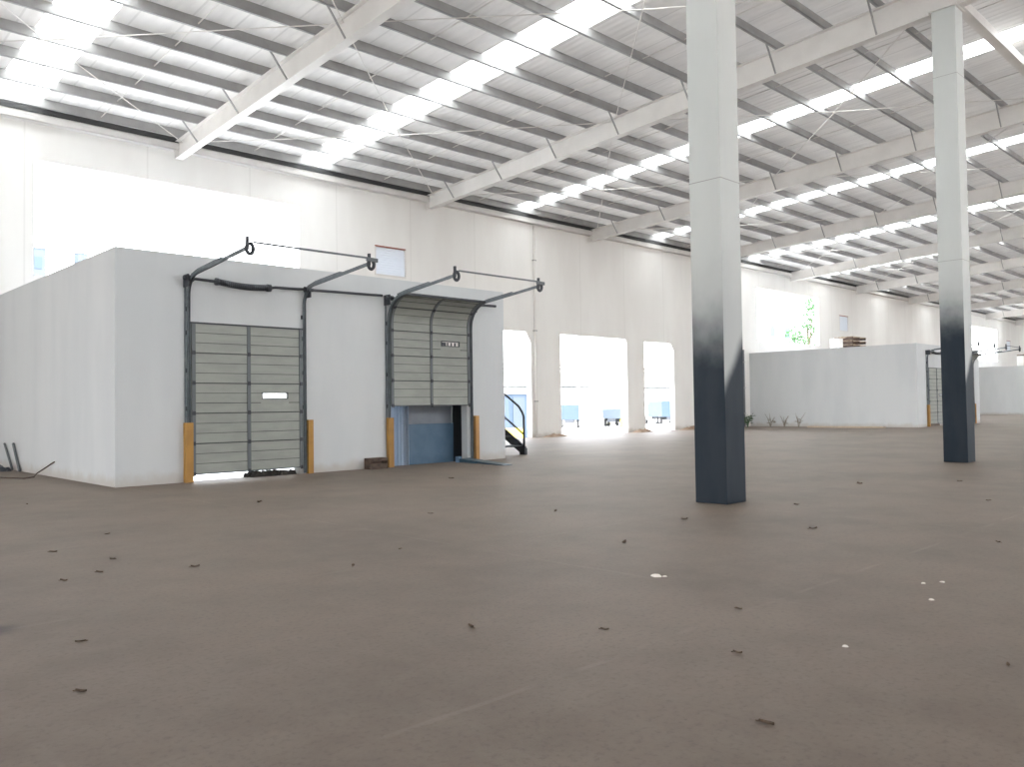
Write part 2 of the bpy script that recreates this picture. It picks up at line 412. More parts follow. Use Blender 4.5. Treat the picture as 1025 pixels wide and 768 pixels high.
# tie rods: two crossing panels in each bay, and the straight bridging rods between purlins
def span(i): return ('between the %s and %s rafters' % (ORD[i-1], ORD[i])) if i > 0 else 'in the bay before the first rafter'
for i in range(0, NR):
    xa, xb = R0 + (i-1)*BAY + 0.02, R0 + i*BAY - 0.02
    for nm, ya, yb in (('by the rear wall', 26.95, 17.3), ('over the open floor', 17.25, 7.0)):
        cx, cy = (xa+xb)/2, (ya+yb)/2; base = (cx, cy, z_purlin(cy)-0.2)
        t = thing('cross_brace', 'thin pale crossed tie rods %s, %s' % (span(i), nm), 'brace', base, group='crossed tie rods under the roof')
        za, zb = z_purlin(ya)-0.12, z_purlin(yb)-0.12
        for d, (p, q) in enumerate((((xa,ya,za),(xb,yb,zb)), ((xa,yb,zb),(xb,ya,za)))):
            dz = -0.03 - 0.05*d
            m = ((p[0]+q[0])/2, (p[1]+q[1])/2, (p[2]+q[2])/2 - 0.06 + dz)
            b = MB().tube([p, m, q], 0.016, 6); o = b.build('rod', M['rod'], t, loc=base); o.location = (0,0,0)
    for off, wd in ((2.53, 'first'), (8.08, 'second')):
        x = R0 + (i-1)*BAY + off
        b = MB()
        for ya, yb in zip(YP[:16], YP[1:17]):
            b.bar((x, ya-0.005, z_purlin(ya)+0.13), (x, yb+0.005, z_purlin(yb)+0.13), 0.024, 0.024)
        o = b.build('bridging_rod', M['rod'], loc=(x, 15, z_purlin(15)))
        tag(o, 'pale bridging rod tying the purlins %s, %s of two' % (span(i), wd), 'rod', 'bridging rods between purlins', 'thing')
# eave beam and gutter
eb = MB().box(X0, X1, YW-0.30, YW-0.29, 10.19, 10.43).box(X0, X1, YW-0.30, YW-0.16, 10.19, 10.205).box(X0, X1, YW-0.30, YW-0.16, 10.415, 10.43).box(X0, X1, YW-0.16, YW-0.001, 10.2, 10.22)
tag(eb.build('eave_channel', M['white_steel'], loc=(R0, YW-0.2, 10.15)), 'long white steel channel running along the top of the rear wall', 'eave channel', kind='thing')
gt = MB().box(X0, X1, YW-0.26, YW-0.01, 10.44, 10.455).box(X0, X1, YW-0.27, YW-0.255, 10.44, 10.70)
tag(gt.build('eave_gutter', M['gutter'], loc=(R0, YW-0.1, 10.5)), 'dark gutter strip above the white channel at the eaves', 'gutter', kind='thing')
# strut tube along the column line
st = MB().box(X0, X1, 6.72, 6.97, 11.45, 11.70)
tag(st.build('strut_beam', M['white_steel'], loc=(R0, 6.85, 11.45)), 'square white steel strut running over the column tops', 'beam', kind='thing')

# ------------------------------------------------------------------ columns
W = 0.545
def column(x, y, label, za, zb):
    cx, cy = x + W/2, y + W/2; zt = z_flange(y + W + 0.05) - 0.003
    t = thing('steel_column', label, 'column', (cx, cy, 0), group='box columns on the hall floor')
    m = column_mat('column_paint', za, zb, x, W)
    def add(n, mb, mm, bev=0):
        o = mb.build(n, mm, t, bevel=bev, loc=(cx, cy, 0)); o.location = (0,0,0); return o
    add('shaft', MB().box(x, x+W, y, y+W, 0, zt-0.02), m, 0.012)
    add('cap_plate', MB().box(x-0.05, x+W+0.05, y-0.05, y+W+0.05, zt-0.02, zt), M['white_steel'])
    b = MB()
    for zj in (4.87, 9.4): b.box(x-0.003, x+W+0.003, y-0.003, y+W+0.003, zj, zj+0.012)
    add('weld_seam', b, M['purlin'])
    return t
column(10.78, 6.57, 'nearer tall white box column with dark painted foot, standing alone on open floor', 2.65, 1.75)
column(21.49, 6.57, 'farther tall white box column with dark painted foot, in front of the far enclosure door', 3.6, 1.95)

# ------------------------------------------------------------------ enclosures
D1 = (7.24, 9.88); D2 = (12.36, 15.05); DH = 3.3
def enclosure(i, label, HB=4.71):
    o = i*P; xa, xb = XA+o, XB+o
    t = thing('loading_enclosure', label, 'enclosure', (xa, YF, 0), group='white block loading enclosures')
    def add(n, mb, m):
        ob = mb.build(n, m, t, loc=(xa, YF, 0)); ob.location = (0,0,0); return ob
    b = MB(); y0, y1 = YF, YF+0.24
    A0, A1, B0, B1 = D1[0]+0.07+o, D1[1]-0.06+o, D2[0]+0.07+o, D2[1]-0.06+o
    b.box(xa, A0, y0, y1, YARD, HB).box(A0, A1, y0, y1, DH, HB).box(A1, B0, y0, y1, YARD, HB)
    b.box(B0, B1, y0, y1, DH, HB).box(B1, xb, y0, y1, YARD, HB)
    b.box(A0, A1, y0, y1, YARD, -0.005).box(B0, B1, y0, y1, YARD, -0.005)
    add('front_wall', b, M['block'])
    add('side_wall', MB().box(xa, xa+0.24, YF+0.24, YW-0.005, YARD, HB), M['block'])
    add('side_wall', MB().box(xb-0.24, xb, YF+0.24, YW-0.005, YARD, HB), M['block'])
    add('flat_roof', MB().box(xa+0.24, xb-0.24, YF+0.24, YW-0.005, 4.50, HB-0.001), M['block'])
    return t
enclosure(0, 'white block enclosure with two sectional dock doors, nearest the camera', 4.80)
enclosure(1, 'white block enclosure seen beyond the near column, its doors behind the far column')
enclosure(2, 'last white block enclosure, low and pale at the far end of the hall')

# ------------------------------------------------------------------ sectional dock doors on tracks
YT = YF - 0.05           # plane of the door leaf
ZA, RAD = 3.66, 0.70     # start and radius of the bend
SL = (4.57 - (ZA+RAD)) / (YT - RAD - 14.45)
def path(s):             # point and outward normal (towards the hall) at height-along-track s
    if s <= ZA: return Vector((0, YT, s)), Vector((0,-1,0))
    a = (s - ZA) / RAD
    am = math.pi/2 - math.atan(SL)
    if a <= am: return Vector((0, YT - RAD + RAD*math.cos(a), ZA + RAD*math.sin(a))), Vector((0, -math.cos(a), -math.sin(a)))
    d = s - ZA - RAD*am; p = Vector((0, YT - RAD + RAD*math.cos(am), ZA + RAD*math.sin(am)))
    t = Vector((0, -math.sin(am), math.cos(am)))
    return p + t*d, Vector((0, -math.cos(am), -math.sin(am)))
def sweep(mb, s0, s1, x0, x1, d0, d1, n=1):    # a bar following the track from s0 to s1, between offsets d0..d1 towards the hall
    ss = [s0 + (s1-s0)*k/n for k in range(n+1)]
    b = len(mb.v)
    for s in ss:
        p, nn = path(s)
        for x, d in ((x0,d0),(x1,d0),(x1,d1),(x0,d1)): mb.v.append((x, p.y + nn.y*d, p.z + nn.z*d))
    for k in range(n):
        for a in range(4): mb.f.append((b+4*k+a, b+4*k+(a+1)%4, b+4*k+4+(a+1)%4, b+4*k+4+a))
    mb.f += [(b+3,b+2,b+1,b), tuple(b+4*n+a for a in range(4))]
    return mb
def cells(mb, s0, s1, x0, x1, hole=None):
    if not hole: return sweep(mb, s0, s1, x0, x1, 0.0, 0.035, max(1, int((s1-s0)/0.05) if s1 > ZA else 1))
    hx0, hx1, hs0, hs1 = hole
    sweep(mb, s0, hs0, x0, x1, 0, 0.035); sweep(mb, hs1, s1, x0, x1, 0, 0.035)
    sweep(mb, hs0, hs1, x0, hx0, 0, 0.035); sweep(mb, hs0, hs1, hx1, x1, 0, 0.035); return mb
def dock_door(xa, xb, bottom, label, debris_label=None, shaft_to=None, bent=True, slot_x=None):
    global ZA, RAD, SL
    ZA, RAD = (3.92, 0.46) if bottom < 1 else (3.66, 0.70)
    SL = (4.57 - (ZA+RAD)) / (YT - RAD - 14.45)
    base = ((xa+xb)/2, YT, 0)
    t = thing('sectional_shutter', label, 'door', base, group='sectional dock doors')
    def add(n, mb, m, par=t, smooth=False, lab=None):
        o = mb.build(n, m, par, loc=base, smooth=smooth); o.location = (0,0,0)
        if lab: o['label'] = lab
        return o
    H = 0.64; xm = (xa+xb)/2 - 0.02
    for k in range(5):
        s0 = bottom + k*H; s1 = bottom + (k+1)*H
        hole = (slot_x, slot_x+0.6, bottom + 1.60, bottom + 1.71) if k == 2 else None
        sec = add('door_section', cells(MB(), s0, s1, xa+0.02, xb-0.02, hole), M['shutter'])
        n = 12 if s1 > ZA else 1
        rb = MB()
        for f in (0.34, 0.67):
            sf = s0 + (s1-s0)*f
            if hole and f == 0.34: sweep(rb, sf-0.008, sf+0.008, xa+0.03, slot_x-0.05, 0.035, 0.05); sweep(rb, sf-0.008, sf+0.008, slot_x+0.65, xb-0.03, 0.035, 0.05)
            else: sweep(rb, sf-0.006, sf+0.006, xa+0.03, xb-0.03, 0.035, 0.045)
        add('pressed_rib', rb, M['rib'], sec)
        add('joint_rail', sweep(MB(), s0-0.01, s0+0.014, xa+0.02, xb-0.02, 0.03, 0.055), M['dark_steel'] if k == 0 else M['rib'], sec)
        for x0, x1 in ((xa+0.02, xa+0.10), (xm-0.04, xm+0.04), (xb-0.10, xb-0.02)):
            add('stile', sweep(MB(), s0+0.02, s1, x0, x1, 0.035, 0.055, n), M['stile'], sec)
        for x in (xa+0.06, xm, xb-0.06): add('hinge', sweep(MB(), s0-0.035, s0+0.045, x-0.03, x+0.03, 0.055, 0.075), M['dark_steel'], sec)
        if hole:
            fr = MB(); h = hole
            sweep(fr, h[2]-0.02, h[2], h[0]-0.02, h[1]+0.02, 0.03, 0.05); sweep(fr, h[3], h[3]+0.02, h[0]-0.02, h[1]+0.02, 0.03, 0.05)
            sweep(fr, h[2], h[3], h[0]-0.02, h[0], 0.03, 0.05); sweep(fr, h[2], h[3], h[1], h[1]+0.02, 0.03, 0.05)
            add('slot_frame', fr, M['dark_steel'], sec)
            if bottom > 1:
                for a, c in ((0.0,0.16),(0.2,0.24),(0.33,0.37),(0.45,0.5)): add('slot_bar', sweep(MB(), h[2]+0.005, h[3]-0.02, h[0]+a, h[0]+c, 0.012, 0.022), M['dark_steel'], sec)
                add('slot_pane', sweep(MB(), h[2], h[3], h[0], h[1], 0.004, 0.01), M['carton'], sec)
    add('top_rail', sweep(MB(), bottom+5*H-0.02, bottom+5*H+0.015, xa, xb, 0.0, 0.06), M['dark_steel'])
    send = ZA + RAD*(math.pi/2 - math.atan(SL)) + (YT - RAD - 14.45)/math.cos(math.atan(SL))
    for sx, x in ((-1, xa-0.035), (1, xb+0.055)):
        tr = MB()
        for (u0,u1,d0,d1) in ((-0.028,0.028,-0.008,0.0), (-0.028,-0.022,0.0,0.05), (0.022,0.028,0.0,0.05)):
            sweep(tr, 0.02, ZA, x+u0, x+u1, d0, d1); sweep(tr, ZA, ZA+RAD*1.57, x+u0, x+u1, d0, d1, 10); sweep(tr, ZA+RAD*1.57, send, x+u0, x+u1, d0, d1)
        k = add('track', tr, M['galv'])
        xw = x + sx*0.05
        add('wall_angle', MB().box(xw-0.022, xw+0.022, YF-0.03, YF-0.02, 0.02, 4.30).box(xw-0.005, xw+0.005, YF-0.02, YF-0.001, 0.02, 4.30), M['galv'], k)
        g = MB().hexa([(x-0.07,YT-0.24,4.14),(x+0.07,YT-0.24,4.14),(x+0.07,YF-0.001,3.85),(x-0.07,YF-0.001,3.85),(x-0.07,YT-0.24,4.36),(x+0.07,YT-0.24,4.36),(x+0.07,YF-0.001,4.36),(x-0.07,YF-0.001,4.36)])
        add('shaft_bracket', MB().box(x-0.012+sx*0.07, x+0.012+sx*0.07, YT-0.2, YF-0.001, 4.1, 4.36).tube([(x-0.06, YT-0.14, 4.28),(x+0.06, YT-0.14, 4.28)], 0.065, 12).tube([(x+sx*0.10, YT-0.14, 4.28),(x+sx*0.16, YT-0.14, 4.28)], 0.04, 10), M['dark_steel'], k)
        sh = ZA + RAD*1.5
        add('support_angle', sweep(MB(), sh-0.2, sh+(send-sh)*0.52, x-0.035, x+0.035, -0.04, -0.008, 4), M['galv'], k)
        for zz in (1.5, 2.3, 3.1, 3.6):
            add('track_bracket', MB().box(x-0.05, x+0.05, YT+0.01, YF-0.001, zz, zz+0.09), M['dark_steel'], k)
        # upright stub and hanging ring at the free end
        pe, _ = path(send)
        hk = MB().bar((x, pe.y, pe.z-0.06), (x, pe.y, pe.z+0.19), 0.05, 0.05)
        add('end_stub', hk, M['dark_steel'], k)
        ring = MB().tube([(x+0.055+0.07*math.cos(a), pe.y+0.01, pe.z-0.03+0.10*math.sin(a)) for a in [math.radians(d) for d in range(-250, 91, 20)]], 0.038, 8)
        add('end_ring', ring, M['dark_steel'], k, True)
    pe, _ = path(send)
    add('tie_rod', MB().bar((xa+0.10, pe.y+0.02, pe.z+0.10), (xb+0.06, pe.y+0.02, pe.z+0.10), 0.035, 0.035).bar((xb+0.0, pe.y, pe.z+0.07), (xb+0.26, pe.y, pe.z+0.06), 0.06, 0.08), M['stile'])
    ys, zs_ = YT - 0.14, 4.28
    xe = shaft_to or xb + 0.6
    if bent:
        sh = MB().tube([(xa-0.1, ys, zs_), (xa+0.5, ys, zs_-0.02), (xa+1.75, ys, zs_-0.05), (xa+1.9, ys, zs_-0.02), (xb+0.05, ys, zs_), (xe, ys, zs_+0.04)], 0.032, 8)
        s = add('spring_shaft', sh, M['dark_steel'])
        sp = MB(); pts = []
        for k in range(0, 26*8+1):
            f = k/(26*8); x = xa + 0.55 + 1.15*f; a = 2*math.pi*k/8
            pts.append((x, ys + 0.05*math.cos(a), zs_ - 0.02 - 0.03*f - 0.035*math.sin(math.pi*f) + 0.05*math.sin(a)))
        sp.tube(pts, 0.028, 5)
        sp.tube([(xa+0.50, ys, zs_-0.02), (xa+0.56, ys, zs_-0.02)], 0.08, 12).tube([(xa+1.69, ys, zs_-0.05), (xa+1.78, ys, zs_-0.05)], 0.085, 12)
        add('torsion_spring', sp, M['dark_steel'], s, True)
    else:
        add('spring_shaft', MB().tube([(xa-0.1, ys, zs_), (xe, ys, zs_+0.06)], 0.036, 8), M['dark_steel'])
    return t
def door_set(i, names):
    o = i*P
    dock_door(D1[0]+o, D1[1]+o, 0.16, names[0], bent=True, shaft_to=D2[0]+o-0.3, slot_x=8.87+o)
    dock_door(D2[0]+o, D2[1]+o, 1.55, names[1], bent=False, shaft_to=D2[1]+o+0.9, slot_x=14.05+o)
    for k, (xa, xb, m) in enumerate(((7.115, 7.275, 'yellow'), (9.99, 10.12, 'yellow'), (12.265, 12.42, 'yellow'), (15.20, 15.32, 'orange'))):
        if i == 1 and k in (1, 2): continue      # nothing of these shows
        b = MB(); y0 = YF-0.135
        b.box(xa+o, xb+o, y0, y0+0.012, 0, 1.25).box(xa+o, xa+o+0.012, y0+0.012, YF-0.002, 0, 1.25).box(xb+o-0.012, xb+o, y0+0.012, YF-0.002, 0, 1.25)
        g = b.build('door_guard', M[m], loc=((xa+xb)/2+o, y0, 0))
        tag(g, names[2+k], 'guard post', 'door track guards', 'thing')
door_set(0, ['closed grey ribbed sectional door with a white slot, near enclosure',
             'half-raised grey sectional door curling under its track, showing a blue curtain below',
             'yellow steel guard at the closed door, on the side toward the enclosure corner',
             'yellow steel guard at the closed door, on the side toward the half-raised door',
             'yellow steel guard beside the small brown crate at the half-raised door',
             'dull orange steel guard beside the half-raised door, next to the staircase end'])
door_set(1, ['grey sectional door of the far enclosure, partly behind the far column',
             'second sectional door of the far enclosure, its overhead tracks showing past the far column',
             'yellow guard at the far enclosure door, close by the far column shaft',
             None, None,
             'dull orange guard showing past the far side of the far column'])

# rubble under the closed door, dark in the gap
rb = MB()
for k in range(60):
    x = 8.60 + 1.15*random.random(); y = YF + 0.02 + 0.2*random.random(); r = 0.035 + 0.05*random.random()
    pts = [Vector((random.uniform(-1,1), random.uniform(-1,1), random.uniform(-0.9,0.9))).normalized()*r*random.uniform(0.7,1.1) for _ in range(8)]
    rb.hexa([(x-r,y-r*0.7,0),(x+r,y-r,0),(x+r*0.8,y+r,0),(x-r,y+r*0.8,0),(x-r*0.6,y-r*0.5,r*1.6),(x+r*0.7,y-r*0.5,r*1.4),(x+r*0.4,y+r*0.6,r*1.5),(x-r*0.5,y+r*0.6,r*1.7)])
tag(rb.build('rubble', M['dark_rubble'], loc=(9.2, YF+0.1, 0)), 'dark broken rubble filling the gap under the closed door', 'rubble', kind='stuff')
# dock curtain behind the half-raised door
t = thing('dock_curtain', 'blue and grey hanging sheet filling the gap under the half-raised door', 'curtain', (13.9, 18.0, YARD))
def addc(n, mb, m, par=t, lab=None):
    o = mb.build(n, m, par, loc=(13.9, 18.0, YARD)); o.location = (0,0,0)
    if lab: o['label'] = lab
    return o
addc('blue_sheet', MB().box(13.36, 15.10, 17.95, 17.98, YARD, 1.05), M['blue_curtain'], lab='dull blue lower sheet')
addc('grey_sheet', MB().box(13.3, 15.10, 18.02, 18.05, YARD, 3.6), M['grey_curtain'], lab='pale grey upper sheet')
w = MB()
nf = 34
for k in range(nf):
    xa, xb = 12.45 + k*1.05/nf, 12.45 + (k+1)*1.05/nf
    ya, yb = [17.88 + 0.035*math.sin(j*1.9) + 0.02*math.sin(j*0.7) for j in (k, k+1)]
    w.hexa([(xa,ya,YARD),(xb,yb,YARD),(xb,yb+0.012,YARD),(xa,ya+0.012,YARD),(xa,ya,3.6),(xb,yb,3.6),(xb,yb+0.012,3.6),(xa,ya+0.012,3.6)])
addc('clear_strips', w, M['strip'], lab='milky vertical strips with light behind')
addc('head_bar', MB().box(12.3, 16.1, 17.8, 18.1, 3.6, 3.75), M['dark_steel'])
addc('post', MB().box(15.12, 15.50, 18.0, 18.2, YARD, 3.6), M['dark_steel'])
addc('side_panel', MB().box(15.50, 16.1, 18.1, 18.14, YARD, 3.6), M['galv'])
# dock leveller plate lying on the floor
pl = MB(); pl.hexa([(14.45,17.2,0.0),(15.1,17.2,0.0),(14.62,15.2,0.0),(14.50,15.2,0.0),(14.45,17.2,0.07),(15.1,17.2,0.07),(14.62,15.2,0.012),(14.50,15.2,0.012)])
pl = MB(); pl.hexa([(14.55,17.05,0.0),(15.0,17.15,0.0),(14.75,15.2,0.0),(14.4,15.15,0.0),(14.55,17.05,0.10),(15.0,17.15,0.10),(14.75,15.2,0.012),(14.4,15.15,0.012)])
t = thing('dock_plate', 'thin blue steel plate lying on the floor before the half-raised door', 'plate', (14.6, 16.2, 0))
o = pl.build('ramp_plate', M['plate'], t, loc=(14.6, 16.2, 0)); o.location = (0,0,0)
o = MB().box(14.50, 14.62, 17.05, 17.16, 0, 0.16).build('lifting_lug', M['blue_curtain'], t, loc=(14.6,16.2,0)); o.location = (0,0,0)
# crate
t = thing('wooden_crate', 'small dark brown open crate against the wall between the two doors', 'crate', (11.82, 16.95, 0))
def addk(n, mb, m):
    o = mb.build(n, m, t, loc=(11.82,16.95,0), bevel=0.004); o.location = (0,0,0); return o
addk('base_board', MB().box(11.60, 12.08, 16.94, 17.16, 0.02, 0.04), M['brown'])
addk('side_board', MB().box(11.60, 12.08, 16.92, 16.94, 0.0, 0.13), M['brown'])
addk('side_board', MB().box(11.60, 12.08, 16.92, 16.94, 0.20, 0.27), M['brown'])
addk('side_board', MB().box(11.60, 12.08, 17.16, 17.18, 0.0, 0.27), M['brown'])
addk('end_board', MB().box(11.58, 11.60, 16.92, 17.18, 0.0, 0.27), M['brown'])
addk('end_board', MB().box(12.08, 12.10, 16.92, 17.18, 0.0, 0.27), M['brown'])
addk('filling', MB().box(11.62, 12.06, 16.96, 17.14, 0.04, 0.12), M['dirt'])
# staircase beside the enclosure
t = thing('steel_staircase', 'dark steel staircase with handrail, climbing beside the near enclosure', 'staircase', (17.5, 18.2, 0))
def adds(n, mb, m, sm=False):
    o = mb.build(n, m, t, loc=(17.5,18.2,0), smooth=sm); o.location = (0,0,0); return o
ns = 16; rise = 4.6/ns; run = 0.46; xs0, xs1 = 17.15, 18.05
for k in range(ns):
    adds('tread', MB().box(xs0, xs1, 18.15 + k*run, 18.15 + k*run + 0.40, (k+1)*rise-0.04, (k+1)*rise), M['dark_steel'])
for x in (xs0-0.03, xs1+0.03):
    adds('stringer', MB().bar((x, 18.1, 0.12), (x, 18.15+ns*run, 4.6), 0.05, 0.28).box(x-0.05, x+0.05, 18.02, 18.25, 0, 0.2), M['dark_steel'])
x = xs1 + 0.03; sl = rise/run
zr_ = lambda y, h: h + (y-18.1)*sl
hr = MB().tube([(x, 18.1, 0.1), (x, 18.1, 1.16), (x, 18.16, 1.30), (x, 18.32, 1.30+0.22*sl+0.06)] + [(x, 18.32 + 0.5*k, 1.30+0.06+(0.22+0.5*k)*sl) for k in range(1, 15)], 0.035, 8)
adds('handrail', hr, M['dark_steel'], True)
adds('mid_rail', MB().tube([(x, 18.1, 0.62), (x, 25.3, 0.62+7.2*sl)], 0.03, 8), M['dark_steel'], True)
for y in (19.9, 21.7, 23.5, 25.3): adds('baluster', MB().tube([(x, y, (y-18.1)*sl), (x, y, 1.3+(y-18.1)*sl)], 0.025, 8), M['dark_steel'], True)
adds('landing', MB().box(16.45, xs1+0.05, 25.5, 27.4, 4.56, 4.6), M['dark_steel'])
for y in (25.6, 27.3): adds('landing_post', MB().tube([(xs1, y, 0), (xs1, y, 4.56)], 0.05, 8), M['dark_steel'])

# ------------------------------------------------------------------ louvre vents in the wall
def louvre(o, label):
    x0, x1, z0, z1 = 19.16+o, 20.7+o, 6.88, 8.09
    base = ((x0+x1)/2, YW, z0)
    t = thing('louvre_vent', label, 'vent', base, group='wall louvre vents')
    def add(n, mb, m):
        ob = mb.build(n, m, t, loc=base); ob.location = (0,0,0); return ob
    f = 0.045
    add('top_rail', MB().box(x0, x1, YW-0.02, YW+0.12, z1-f, z1), M['rust'])
    add('vent_frame', MB().box(x0, x0+f, YW-0.02, YW+0.12, z0, z1-f).box(x1-f, x1, YW-0.02, YW+0.12, z0, z1-f).box(x0+f, x1-f, YW-0.02, YW+0.12, z0, z0+f), M['rod'])
    n = 11
    for k in range(n):
        z = z0 + f + (z1-z0-2*f)*k/(n+0.25); h = (z1-z0-2*f)/(n+0.25)
        b = MB().hexa([(x0+f,YW+0.02,z),(x1-f,YW+0.02,z),(x1-f,YW+0.03,z),(x0+f,YW+0.03,z),(x0+f,YW+0.06,z+h*1.25),(x1-f,YW+0.06,z+h*1.25),(x1-f,YW+0.07,z+h*1.25),(x0+f,YW+0.07,z+h*1.25)])
        b.box(x0+f, x1-f, YW-0.01, YW+0.02, z-0.012, z+0.012)
        add('slat', b, M['louvre'])
louvre(0, 'white slatted vent with a red-brown top edge, above the near enclosure')
louvre(P, 'small white slatted vent high on the wall above the far enclosure')
louvre(2*P, 'white slatted vent beyond the last enclosure')

# pipes on the wall
def pipe(x, z0, z1, label, r=0.05, m='rod', n=3):
    base = (x, YW-0.08, z0)
    t = thing('wall_pipe', label, 'pipe', base)
    o = MB().tube([(x, YW-0.07, z0), (x, YW-0.07, z1)], r, 10).build('pipe_run', M[m], t, loc=base, smooth=True); o.location = (0,0,0)
    for k in range(n):
        z = z0 + (z1-z0)*(k+0.5)/n
        o = MB().box(x-r*1.4, x+r*1.4, YW-0.07-r*1.2, YW-0.001, z, z+0.05).build('pipe_clip', M['purlin'], t, loc=base); o.location = (0,0,0)
pipe(28.30, 0.0, 10.15, 'slim white pipe running up the wall between two bright openings', 0.06)
pipe(47.4, 0.0, 4.9, 'thin grey conduit on the wall beside the far enclosure corner', 0.05, 'stile')

# ------------------------------------------------------------------ clutter
def rod_thing(name, pts, r, m, label, cat):
    o = MB().tube(pts, r, 8).build(name, M[m], loc=pts[0], smooth=True); return tag(o, label, cat, kind='thing')
rod_thing('steel_rod', [(5.70, 24.0, 0.02), (5.72, 24.72, 0.70)], 0.035, 'stile', 'dark rod leaning on the enclosure side, nearer its corner', 'rod')
rod_thing('steel_rod', [(5.70, 24.7, 0.02), (5.72, 25.6, 0.68)], 0.03, 'stile', 'thin dark rod leaning on the enclosure side, deeper toward the rear wall', 'rod')
rod_thing('loose_cable', [(4.83, 22.0, 0.02), (5.13, 21.2, 0.02), (5.35, 21.3, 0.03), (5.55, 21.9, 0.06), (5.735, 21.15, 0.36)], 0.014, 'brown', 'thin brown cable lying on the floor and rising against the enclosure side', 'cable')
rb = MB()
for k in range(14):
    x = 5.1 + 0.5*random.random(); y = 24.4 + 1.4*random.random(); r = 0.05 + 0.07*random.random()
    rb.hexa([(x-r,y-r*0.7,0),(x+r,y-r,0),(x+r*0.8,y+r,0),(x-r,y+r*0.8,0),(x-r*0.6,y-r*0.5,r*1.1),(x+r*0.7,y-r*0.5,r*0.9),(x+r*0.4,y+r*0.6,r*1.2),(x-r*0.5,y+r*0.6,r)])
tag(rb.build('debris', M['dark_steel'], loc=(5.3, 25, 0)), 'dark scrap heap at the foot of the enclosure side by the leaning rods', 'scrap', kind='stuff')
leaves = [(4.29,3.56),(3.73,4.27),(9.34,4.55),(4.43,2.65),(5.25,1.43),(3.55,1.98),(3.35,7.84),(4.4,6.73),(5.26,7.15),(1.75,5.88),(1.44,4.83),(2.66,9.85),(3.51,10.76),(3.75,15.33),(2.27,8.09),(5.38,3.2),
          (9.09,6.17),(2.62,8.25),(2.95,8.9),(7.3,9.2),(8.6,8.0),(11.2,13.4),(6.4,12.5),(13.6,3.9),(9.7,2.7),(11.4,5.8),(13.9,15.4),(15.0,6.4),(16.5,5.2),(7.1,5.6)]
LW = ['curled', 'flat', 'torn', 'folded']
def place_words(x, y):
    if y > 12: return 'near the enclosure doors'
    if x > 9: return 'on the floor beyond the near column foot' if x > 11.5 else 'near the near column foot'
    return 'on the open floor'
for k, (x, y) in enumerate(leaves):
    L = random.uniform(0.022, 0.042) * (1.0 if x < 6 else 1.5); a = random.uniform(0, 6.28); cu = random.uniform(0.1, 0.4)
    b = MB(); rows = []
    for i in range(7):
        u = i/6; wd = L*0.42*math.sin(math.pi*min(max(u*0.94+0.03, 0), 1))**0.8; yy = (u-0.5)*2*L
        rows.append([(-wd, yy, L*cu*abs(2*u-1)**1.5 + L*0.25 + 0.002), (0, yy, L*cu*abs(2*u-1)**1.5*0.6 + 0.002), (wd, yy, L*cu*abs(2*u-1)**1.5 + L*0.18 + 0.002)])
    ca, sa = math.cos(a), math.sin(a)
    for p, q in zip(rows, rows[1:]):
        for j in (0, 1): b.quad(*[(x + vx*ca - vy*sa, y + vx*sa + vy*ca, vz) for vx, vy, vz in (p[j], p[j+1], q[j+1], q[j])])
    b.tube([(x - (-L)*sa*1.0, y + (-L)*ca, 0.006), (x + 1.4*L*sa, y - 1.4*L*ca, 0.006)], 0.003, 5)
    o = b.build('dry_leaf', M['leaf'], loc=(x, y, 0))
    tag(o, 'small dry brown leaf lying loose on the dusty floor', 'leaf', 'dry leaves scattered on the floor', 'thing')
for k, (x, y) in enumerate([(5.93,4.33),(5.97,4.27),(7.15,2.55),(7.3,2.45),(6.6,2.3),(5.0,2.25)]):
    r = (0.05 if k == 0 else 0.025); b = MB()
    n = 7; ring = [(x + r*random.uniform(0.6,1.2)*math.cos(6.283*i/n), y + r*random.uniform(0.6,1.2)*math.sin(6.283*i/n)) for i in range(n)]
    k0 = len(b.v); b.v += [(px,py,0.0) for px,py in ring] + [(x+(px-x)*0.6, y+(py-y)*0.6, r*0.3) for px,py in ring]
    for i in range(n): b.f.append((k0+i, k0+(i+1)%n, k0+n+(i+1)%n, k0+n+i))
    b.f.append(tuple(k0+n+i for i in range(n)))
    tag(b.build('plaster_chip', M['chip'], loc=(x,y,0)), 'small white plaster chip lying on the floor before the near column' , 'chip', 'plaster chips on the floor', 'thing')
# dirt heaps on the thresholds
def heap(x0, x1, y, d, h, label):
    b = MB(); nx, ny = 14, 6; g = []
    for i in range(nx+1):
        for j in range(ny+1):
            u, v = i/nx, j/ny
            z = h*math.sin(math.pi*u)**0.7*math.sin(math.pi*v)*(0.7+0.5*random.random()) if 0 < i < nx and 0 < j < ny else 0
            g.append((x0+(x1-x0)*u, y+d*(v-0.5), z))
    b.v = g
    for i in range(nx):
        for j in range(ny): b.f.append((i*(ny+1)+j, (i+1)*(ny+1)+j, (i+1)*(ny+1)+j+1, i*(ny+1)+j+1))
    tag(b.build('dirt_heap', M['dirt'], loc=((x0+x1)/2, y, 0), smooth=True), label, 'dirt heap', 'dirt heaps along the rear wall', 'thing')
heap(28.4, 30.1, 27.1, 0.5, 0.16, 'low brown dirt heap at the wall pier beside the white pipe')
heap(35.4, 37.0, 27.1, 0.5, 0.2, 'low brown dirt heap at the pier between the wide and narrow openings')
heap(39.7, 42.5, 27.1, 0.5, 0.2, 'low brown dirt heap past the narrow opening, half behind the near column')
o = thing('timber_plank', 'pale timber planks lying along the side of the far enclosure', 'plank', (46.6, 20.5, 0))
for k in range(2):
    b = MB().box(46.4+0.35*k, 46.7+0.35*k, 18.4+0.3*k, 22.8+0.2*k, 0, 0.08); q = b.build('board', M['timber'], o, loc=(46.6,20.5,0), bevel=0.01); q.location = (0,0,0)
